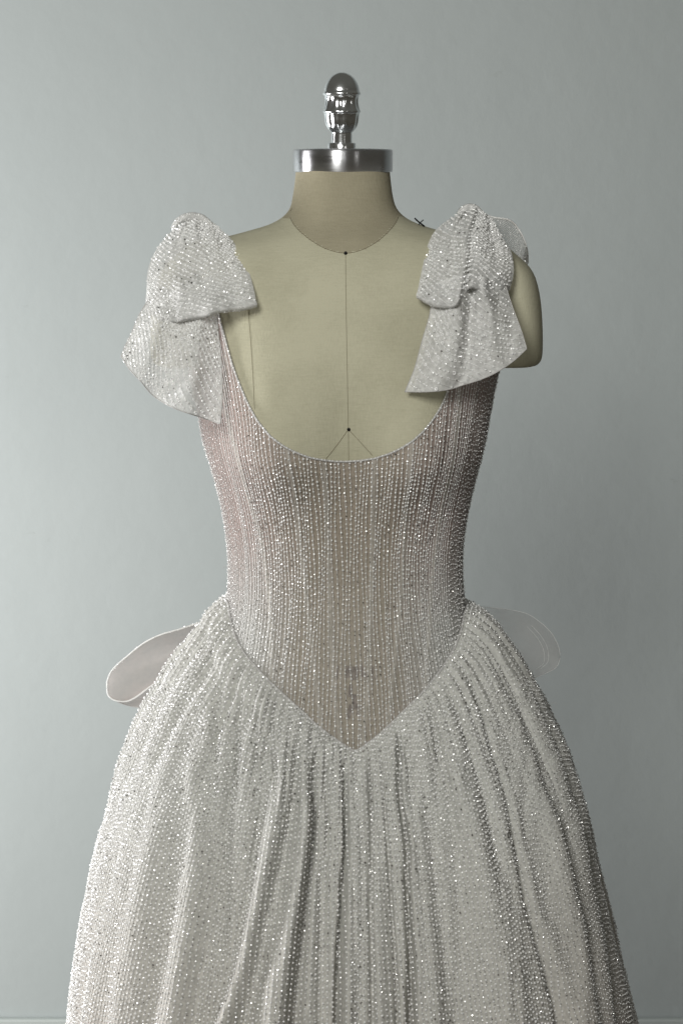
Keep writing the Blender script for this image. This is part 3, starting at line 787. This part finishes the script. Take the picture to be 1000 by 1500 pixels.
def net_rows(G, angle, spacing, warp=0.0, seed=0, bstep=0.0046, brad=0.0010, parent=None, lift=0.0006, trad=0.00045, dens=1.0, ringfrac=0.0, thr=True):
    """diagonal stitched rows with beads across a patch"""
    N_ = normals(G)
    if N_[G.shape[0] // 2, G.shape[1] // 2, 1] > 0: N_ = -N_
    W = np.linalg.norm(G[G.shape[0] // 2, -1] - G[G.shape[0] // 2, 0]); H = np.linalg.norm(G[-1, G.shape[1] // 2] - G[0, G.shape[1] // 2])
    W = max(W, np.linalg.norm(G[-1, -1] - G[-1, 0]) * .8)
    ca, sa = math.cos(angle), math.sin(angle)
    D = W + H
    lines, bp, bnm = [], [], []
    for k_, off in enumerate(np.arange(-D, D, spacing)):
        t = np.linspace(-D, D, 260)
        x = W / 2 + ca * t - sa * off; y = H / 2 + sa * t + ca * off
        x = x + warp * vnoise(x / .05 + 7, y / .05, seed) ; y = y + warp * vnoise(x / .05, y / .05 + 9, seed + 1)
        u = x / W; v = y / H
        ok = (u > 0.004) & (u < .996) & (v > 0.004) & (v < .996)
        if ok.sum() < 3: continue
        # contiguous runs
        e = np.flatnonzero(np.diff(np.concatenate([[0], ok.astype(int), [0]])))
        for a, b2 in zip(e[::2], e[1::2]):
            if b2 - a < 3: continue
            L = gsample(G, u[a:b2], v[a:b2]); n_ = gsample(N_, u[a:b2], v[a:b2])
            lines.append(L + n_ * lift * .5)
            tw = walk(L, bstep, 0.3)
            q = gsample(L[:, None].repeat(2, 1), np.zeros(len(tw)), tw); qn = gsample(n_[:, None].repeat(2, 1), np.zeros(len(tw)), tw)
            keep = rng.uniform(size=len(q)) < dens
            bp.append((q + qn * lift + rng.normal(0, .0003, q.shape))[keep]); bnm.append(qn[keep])
    if thr: threads('chain_stitch', lines, trad, parent)
    B = np.concatenate(bp); Nn = np.concatenate(bnm)
    isr = rng.uniform(size=len(B)) < ringfrac
    mixed(B[~isr], brad, parent, 0.035)
    if isr.sum(): rings('cup_sequin', B[isr], Nn[isr], brad * 1.15, parent)

def edge_tube(G, which, r, parent, name='rolled_edge', mat=None):
    L = {'l': G[:, 0], 'r': G[:, -1], 't': G[0], 'b': G[-1]}[which]
    tube(name, L, r, mat or THREAD, parent, 6)

def bow_empty(label, name='shoulder_bow'):
    o = bpy.data.objects.new(name, None); COL.objects.link(o); o.parent = GOWN; o['label'] = label
    return o
def sub_mesh(name, G, mat, parent, closed=False):
    me = mesh_np(name, G, grid_faces(G.shape[0], G.shape[1]), mat)
    me.parent = parent
    me.matrix_parent_inverse = Matrix.Translation(-Vector(GOWN.location))
    return me

# --- each bow part is built in world coordinates; the bow's own mesh is its loop
def loop_patch(S, Yf, roll_r=0.010, nroll=16, back_rows=30, back_gap=0.030):
    """front face from pixel patch S and depth field Yf, then a rolled bottom and a hidden back layer"""
    Gf = P(S[..., 0], S[..., 1], Yf)
    last = Gf[-1]; rows = [Gf]
    nu = Gf.shape[1]
    ph = np.linspace(0, math.pi, nroll + 1)[1:]
    rr = roll_r * (0.75 + 0.35 * np.sin(np.linspace(0, 9, nu)) ** 2)
    for a in ph:
        p = last.copy()
        p[:, 1] += rr * (1 - np.cos(a)); p[:, 2] -= rr * .55 * np.sin(a)
        rows.append(p[None])
    end = rows[-1][0]; topc = Gf[0].copy(); topc[:, 1] += 0.012
    for t in np.linspace(0, 1, back_rows + 1)[1:]:
        p = end * (1 - t) + topc * t
        p[:, 1] += 0.010 * math.sin(math.pi * t)
        rows.append(p[None])
    return Gf, np.concatenate(rows)

# ===== left bow (photo left)
nu, nv = 150, 130
S = coons([(262, 331), (274, 323), (288, 320), (302, 323), (318, 331)],
          [(213, 447), (225, 458), (243, 466), (262, 467), (288, 461), (316, 455), (346, 450), (376, 445)],
          [(262, 331), (243, 347), (226, 371), (217, 395), (215, 420), (213, 447)],
          [(318, 331), (336, 347), (351, 368), (363, 394), (371, 420), (376, 445)], nu, nv)
u = np.linspace(0, 1, nu)[None]; v = np.linspace(0, 1, nv)[:, None]
Y = 0.000 - 0.115 * v ** 0.75 - 0.012 * np.sin(math.pi * u) * (0.4 + v)
Y += 0.030 * (1 - u) ** 3 * v + 0.008 * u ** 4 * v
Y += -0.006 * v * np.exp(-((u - .28 - .08 * v) / .07) ** 2) + 0.006 * np.exp(-((u - .43 + .05 * v) / .05) ** 2) * np.clip(v * 1.8, 0, 1) * (1 - .5 * v)
Y += 0.0050 * np.sin(u * 24 + 2 * v) * np.exp(-v * 2.2) + 0.0016 * np.sin(u * 47 + 1) * np.exp(-v * 3) + 0.0060 * vnoise(u * 5, v * 4, 31) * v + .0024 * vnoise(u * 12, v * 7, 35)
GfL, GaL = loop_patch(S, Y, 0.0085)
LB = sub_mesh('shoulder_bow', GaL, BOWNET, GOWN); LB['label'] = 'beaded bow on the shoulder at the left of the photo'
def nest(o, par):
    o.parent = par; o.matrix_parent_inverse = Matrix.Translation(-Vector(GOWN.location))
net_rows(GfL, math.radians(42), 0.0048, 0.010, 41, 0.0038, 0.00115, LB, ringfrac=.12, trad=.00032)
net_rows(GaL[nv - 1:nv + 17], 0.15, 0.004, 0, 43, 0.0045, 0.0008, LB, thr=False)
# tail
St = coons([(236, 420), (262, 425), (290, 428), (325, 428)],
           [(184, 522), (196, 541), (212, 558), (228, 577), (246, 590), (264, 599), (284, 606), (303, 612), (329, 621)],
           [(236, 420), (212, 458), (199, 488), (190, 506), (184, 522)],
           [(325, 428), (325, 459), (326, 488), (330, 524), (332, 576), (329, 621)], nu, nv)
Y = -0.096 - 0.036 * v - 0.010 * np.sin(math.pi * u) + 0.016 * (1 - u) ** 2
Y += 0.010 * np.sin(u * 13 + v * 1.5 + .6) * (0.4 + .6 * v) * np.clip(1.3 - u * .4, 0, 1) + 0.003 * vnoise(u * 6, v * 5, 51) + .0022 * vnoise(u * 12, v * 7, 55)
GtL = P(St[..., 0], St[..., 1], Y)
tl = sub_mesh('bow_tail', GtL, BOWNET, LB)
net_rows(GtL, math.radians(58), 0.0047, 0.008, 57, 0.0039, 0.00115, tl, ringfrac=.18, trad=.00034)
for w_ in 'blr': edge_tube(GtL, w_, 0.0005, tl, 'rolled_edge', THREAD_THIN)
kp = poly([(259, 335), (266, 325), (276, 319), (288, 317), (300, 319), (310, 325), (320, 334)], 40)
kt = P(kp[:, 0], kp[:, 1], -0.006 + 0 * kp[:, 0])
kL = tube('bow_knot', kt, 0.0042 * (0.55 + .45 * np.sin(np.linspace(0, math.pi, 40))), BOWNET, None, 10); nest(kL, LB)
t = np.concatenate([walk(kt, 0.0026, .3) for _ in range(5)]); q = gsample(kt[:, None].repeat(2, 1), np.zeros(len(t)), t)
kb_ = beads('bead', q + np.stack([rng.normal(0, .0006, len(q)), -0.0036 + rng.uniform(0, .0012, len(q)), rng.uniform(-.003, .0034, len(q))], -1), 0.0009, kL)

# ===== right bow
S = coons([(672, 313), (684, 307), (695, 304), (707, 309), (721, 322)],
          [(610, 432), (624, 439), (640, 444), (655, 447), (667, 444), (675, 434), (682, 422), (691, 417), (703, 421), (720, 424), (747, 421)],
          [(672, 313), (650, 326), (634, 342), (625, 363), (617, 397), (610, 432)],
          [(721, 322), (736, 348), (748, 368), (752, 390), (751, 406), (747, 421)], nu, nv)
Y = 0.004 - 0.118 * v ** 0.75 - 0.012 * np.sin(math.pi * u) * (0.4 + v) + 0.030 * u ** 3 * v
Y += 0.016 * np.exp(-((u - .53) / .055) ** 2) * v ** 1.5 - 0.009 * np.exp(-((u - .40) / .07) ** 2) * v ** 1.3
Y += 0.0050 * np.sin(u * 24 + 2 * v) * np.exp(-v * 2.2) + 0.0016 * np.sin(u * 47 + 1) * np.exp(-v * 3) + 0.0060 * vnoise(u * 5, v * 4, 61) * v + .0024 * vnoise(u * 12, v * 7, 65)
GfR, GaR = loop_patch(S, Y, 0.0085)
RB = sub_mesh('shoulder_bow', GaR, BOWNET, GOWN); RB['label'] = 'beaded bow with a sheer rear wing on the shoulder at the right of the photo'
net_rows(GfR, math.radians(38), 0.0050, 0.010, 71, 0.0040, 0.00115, RB, ringfrac=.12, trad=.00032)
net_rows(GaR[nv - 1:nv + 17], 0.15, 0.004, 0, 73, 0.0045, 0.0008, RB, thr=False)
St = coons([(642, 415), (675, 405), (710, 405), (744, 412)],
           [(599, 574), (630, 574), (661, 571), (687, 563), (707, 557), (726, 549), (745, 538), (760, 527), (777, 511)],
           [(642, 415), (635, 462), (625, 496), (613, 540), (599, 574)],
           [(744, 412), (757, 452), (764, 470), (771, 490), (777, 511)], nu, nv)
Y = -0.110 - 0.028 * v - 0.010 * np.sin(math.pi * u) + 0.026 * u ** 2 + 0.004 * (1 - u) ** 2
Y += 0.017 * np.exp(-((u - .52 + .1 * v) / .07) ** 2) * (1 - .6 * v) - .009 * np.exp(-((u - .70) / .09) ** 2) * (1 - v * .5) + 0.004 * np.sin(u * 9 + 1 + v * 2) * v + 0.003 * vnoise(u * 6, v * 5, 81) + .0020 * vnoise(u * 12, v * 7, 85)
GtR = P(St[..., 0], St[..., 1], Y)
tr_ = sub_mesh('bow_tail', GtR, BOWNET, RB)
net_rows(GtR, math.radians(38), 0.0052, 0.011, 87, 0.0043, 0.00112, tr_, ringfrac=.18, dens=.8, trad=.00042)
for w_ in 'blr': edge_tube(GtR, w_, 0.0005, tr_, 'rolled_edge', THREAD_THIN)
# sheer rear wing
Sw = coons([(700, 310), (726, 318), (752, 323), (765, 337), (772, 350), (777, 366), (778, 385)],
           [(702, 330), (725, 350), (745, 362), (760, 374), (775, 390)],
           [(700, 310), (702, 330)], [(778, 385), (775, 390)], 80, 40)
u2 = np.linspace(0, 1, 80)[None]; v2 = np.linspace(0, 1, 40)[:, None]
Yw = 0.012 + 0.05 * np.sin(math.pi * (1 - v2) * .5) * np.ones_like(u2) + .004 * np.sin(u2 * 14)
Yw = -0.045 * v2 + 0.03 * (1 - v2) + 0.02 * u2 + .003 * np.sin(u2 * 14) + .02
Gw = P(Sw[..., 0], Sw[..., 1], Yw)
wg = sub_mesh('bow_wing', Gw, WINGNET, RB)
net_rows(Gw, 0.5, 0.0046, 0.002, 91, 0.005, 0.0007, wg, trad=.00028, dens=.25)
edge_tube(Gw, 't', 0.0011, wg); edge_tube(Gw, 'r', 0.0010, wg)
e = walk(Gw[0], 0.0035, .3); q = gsample(Gw[0][:, None].repeat(2, 1), np.zeros(len(e)), e)
beads('edge_bead', q + rng.normal(0, .0007, q.shape), .0010, wg)
kp = poly([(676, 314), (684, 307), (694, 304), (703, 306), (711, 312)], 30)
kt = P(kp[:, 0], kp[:, 1], -0.004 + 0 * kp[:, 0])
kR = tube('bow_knot', kt, 0.0042 * (0.5 + .5 * np.sin(np.linspace(0, math.pi, 30))), BOWNET, None, 10); nest(kR, RB)
t = np.concatenate([walk(kt, 0.0026, .3) for _ in range(5)]); q = gsample(kt[:, None].repeat(2, 1), np.zeros(len(t)), t)
beads('bead', q + np.stack([rng.normal(0, .0006, len(q)), -0.0036 + rng.uniform(0, .0012, len(q)), rng.uniform(-.003, .0034, len(q))], -1), 0.0009, kR)

# ===== bow at the back of the waist: one loop shows on each side
def back_loop(top, bot, left, right, Yc, mat, edge_mat, er, label, sparkle):
    n1, n2 = 110, 50
    S = coons(top, bot, left, right, n1, n2)
    uu = np.linspace(0, 1, n1)[None]; vv = np.linspace(0, 1, n2)[:, None]
    Y = Yc + .030 * np.sin(math.pi * vv) * np.sin(math.pi * uu) + .004 * np.sin(uu * 11 + vv * 3)
    G_ = P(S[..., 0], S[..., 1], Y)
    o = sub_mesh('waist_bow_loop', G_, mat, GOWN); o['label'] = label
    for w_ in 'tb': edge_tube(G_, w_, er, o, 'loop_edge', edge_mat)
    if sparkle:
        e = walk(G_[0], .0045, .4); q = gsample(G_[0][:, None].repeat(2, 1), np.zeros(len(e)), e)
        beads('edge_bead', q + rng.normal(0, .0005, q.shape), .0009, o)
    return G_, o
back_loop([(157, 1008), (158, 996), (166, 980), (187, 961), (211, 942), (235, 930), (262, 922), (298, 911), (360, 900), (440, 905)],
          [(157, 1008), (159, 1018), (168, 1025), (184, 1027), (199, 1021), (225, 1002), (260, 980), (300, 960), (360, 945), (440, 930)],
          [(157, 1008), (157, 1008.5)], [(440, 905), (440, 930)], 0.125, ORGANZA, THREAD, 0.0009, 'taupe organza loop showing beside the left hip', True)
back_loop([(160, 1019), (175, 1026), (190, 1022), (215, 1006), (250, 985), (300, 968), (440, 930)],
          [(160, 1021), (180, 1031), (203, 1036), (230, 1036), (260, 1030), (300, 1010), (440, 960)],
          [(160, 1019), (160, 1021)], [(440, 930), (440, 960)], 0.14, ORGANZA, THREAD_THIN, 0.0006, 'underside of the taupe organza loop beside the left hip', False)
Gr, orr = back_loop([(560, 900), (640, 885), (720, 890), (765, 897), (786, 908), (806, 926), (817, 946), (820, 962)],
          [(560, 960), (640, 985), (720, 1000), (775, 995), (795, 988), (808, 982), (816, 975), (820, 963)],
          [(560, 900), (560, 960)], [(820, 962), (820, 963)], 0.13, ORGANZA_THIN, THREAD, 0.0002, 'almost clear organza loop showing beside the right hip', False)
for k_, (dx, dy) in enumerate([(-7, 1), (-13, 3)]):
    q = poly([(790 + dx, 915 + dy), (805 + dx, 932 + dy), (814 + dx, 950 + dy), (814 + dx, 968 + dy), (803 + dx, 980)], 40)
    o = tube('hem_fold', P(q[:, 0], q[:, 1], 0.128), 0.00016, THREAD, None, 5); nest(o, orr)

# loose thread ends
for px_, py_, a_ in [(700, 664, .5), (702, 655, -.2), (675, 780, .3), (672, 812, -.4), (806, 1030, .2), (841, 1114, -.3), (322, 700, 2.6), (336, 830, 3.0), (199, 1078, 2.9), (430, 1052, 1.2), (515, 1102, 1.7), (497, 1092, 1.4)]:
    L_ = rng.uniform(6, 13); tt_ = np.linspace(0, 1, 9)
    q = np.stack([px_ + np.cos(a_) * L_ * tt_ + 1.5 * np.sin(tt_ * 4), py_ - np.sin(a_) * L_ * tt_ + 3 * tt_ ** 2], -1)
    yy_ = -0.10 - 0.06 * (py_ > 900) if 420 < px_ < 600 else -0.02
    o = tube('loose_thread', P(q[:, 0], q[:, 1], yy_ + 0 * tt_), 0.00016, THREAD_THIN, None, 4); nest(o, GOWN)
# ------------------------------------------------------------------ pins
def pin(px, py, label, r=0.0016, bv=None):
    p = hit(px, py, 0.0008)
    a = np.linspace(-1, 1, 7) * math.pi / 2; ang = np.arange(12) * 2 * math.pi / 12
    v = np.stack([r * np.cos(a)[:, None] * np.cos(ang), 0.7 * r * np.cos(a)[:, None] * np.sin(ang), r * np.sin(a)[:, None] * np.ones(12)], -1) + p
    o = mesh_np('dressmaking_pin', v, grid_faces(7, 12, True), BLACK)
    o['label'] = label; o['category'] = 'pin'; o['group'] = 'dark pins stuck in the dress form'
pin(506, 371.5, 'small dark pin head where the neck seam meets the centre seam', .0018)
pin(510.5, 629, 'small dark pin head at the foot of the centre seam, just above the neckline', .0017)
p0 = P(427, 307, 0.0)
tp = thing('dressmaking_pin', p0, 'tiny dark pin poking out of the left side of the neck', 'pin', 'dark pins stuck in the dress form')
def part_tube(name, pts, r, par):
    o = tube(name, np.array(pts), r, BLACK, None, 6); o.parent = par; o.matrix_parent_inverse = Matrix.Translation(-Vector(par.location))
part_tube('pin_shaft', [P(431, 308, -.01), P(426.5, 306, -.01)], .0004, tp)
part_tube('pin_head', [P(427.5, 308.6, -.01), P(426, 309.4, -.01)], .0009, tp)
p1 = P(615, 326, -0.01)
t_pin = thing('t_pin', p1, 'black T-shaped pin stuck in the shoulder between the neck and the right bow', 'pin')
part_tube('pin_bar', [P(607, 319.5, -.012), P(610, 322.5, -.012), P(614, 326, -.012), P(621.5, 331.5, -.012)], .0008, t_pin)
part_tube('pin_shaft', [P(614.5, 326, -.011), P(613, 330, -.008), P(612.5, 336, 0.0)], .0005, t_pin)
part_tube('pin_tip', [P(615, 326, -.011), P(620, 322, -.011)], .0005, t_pin)
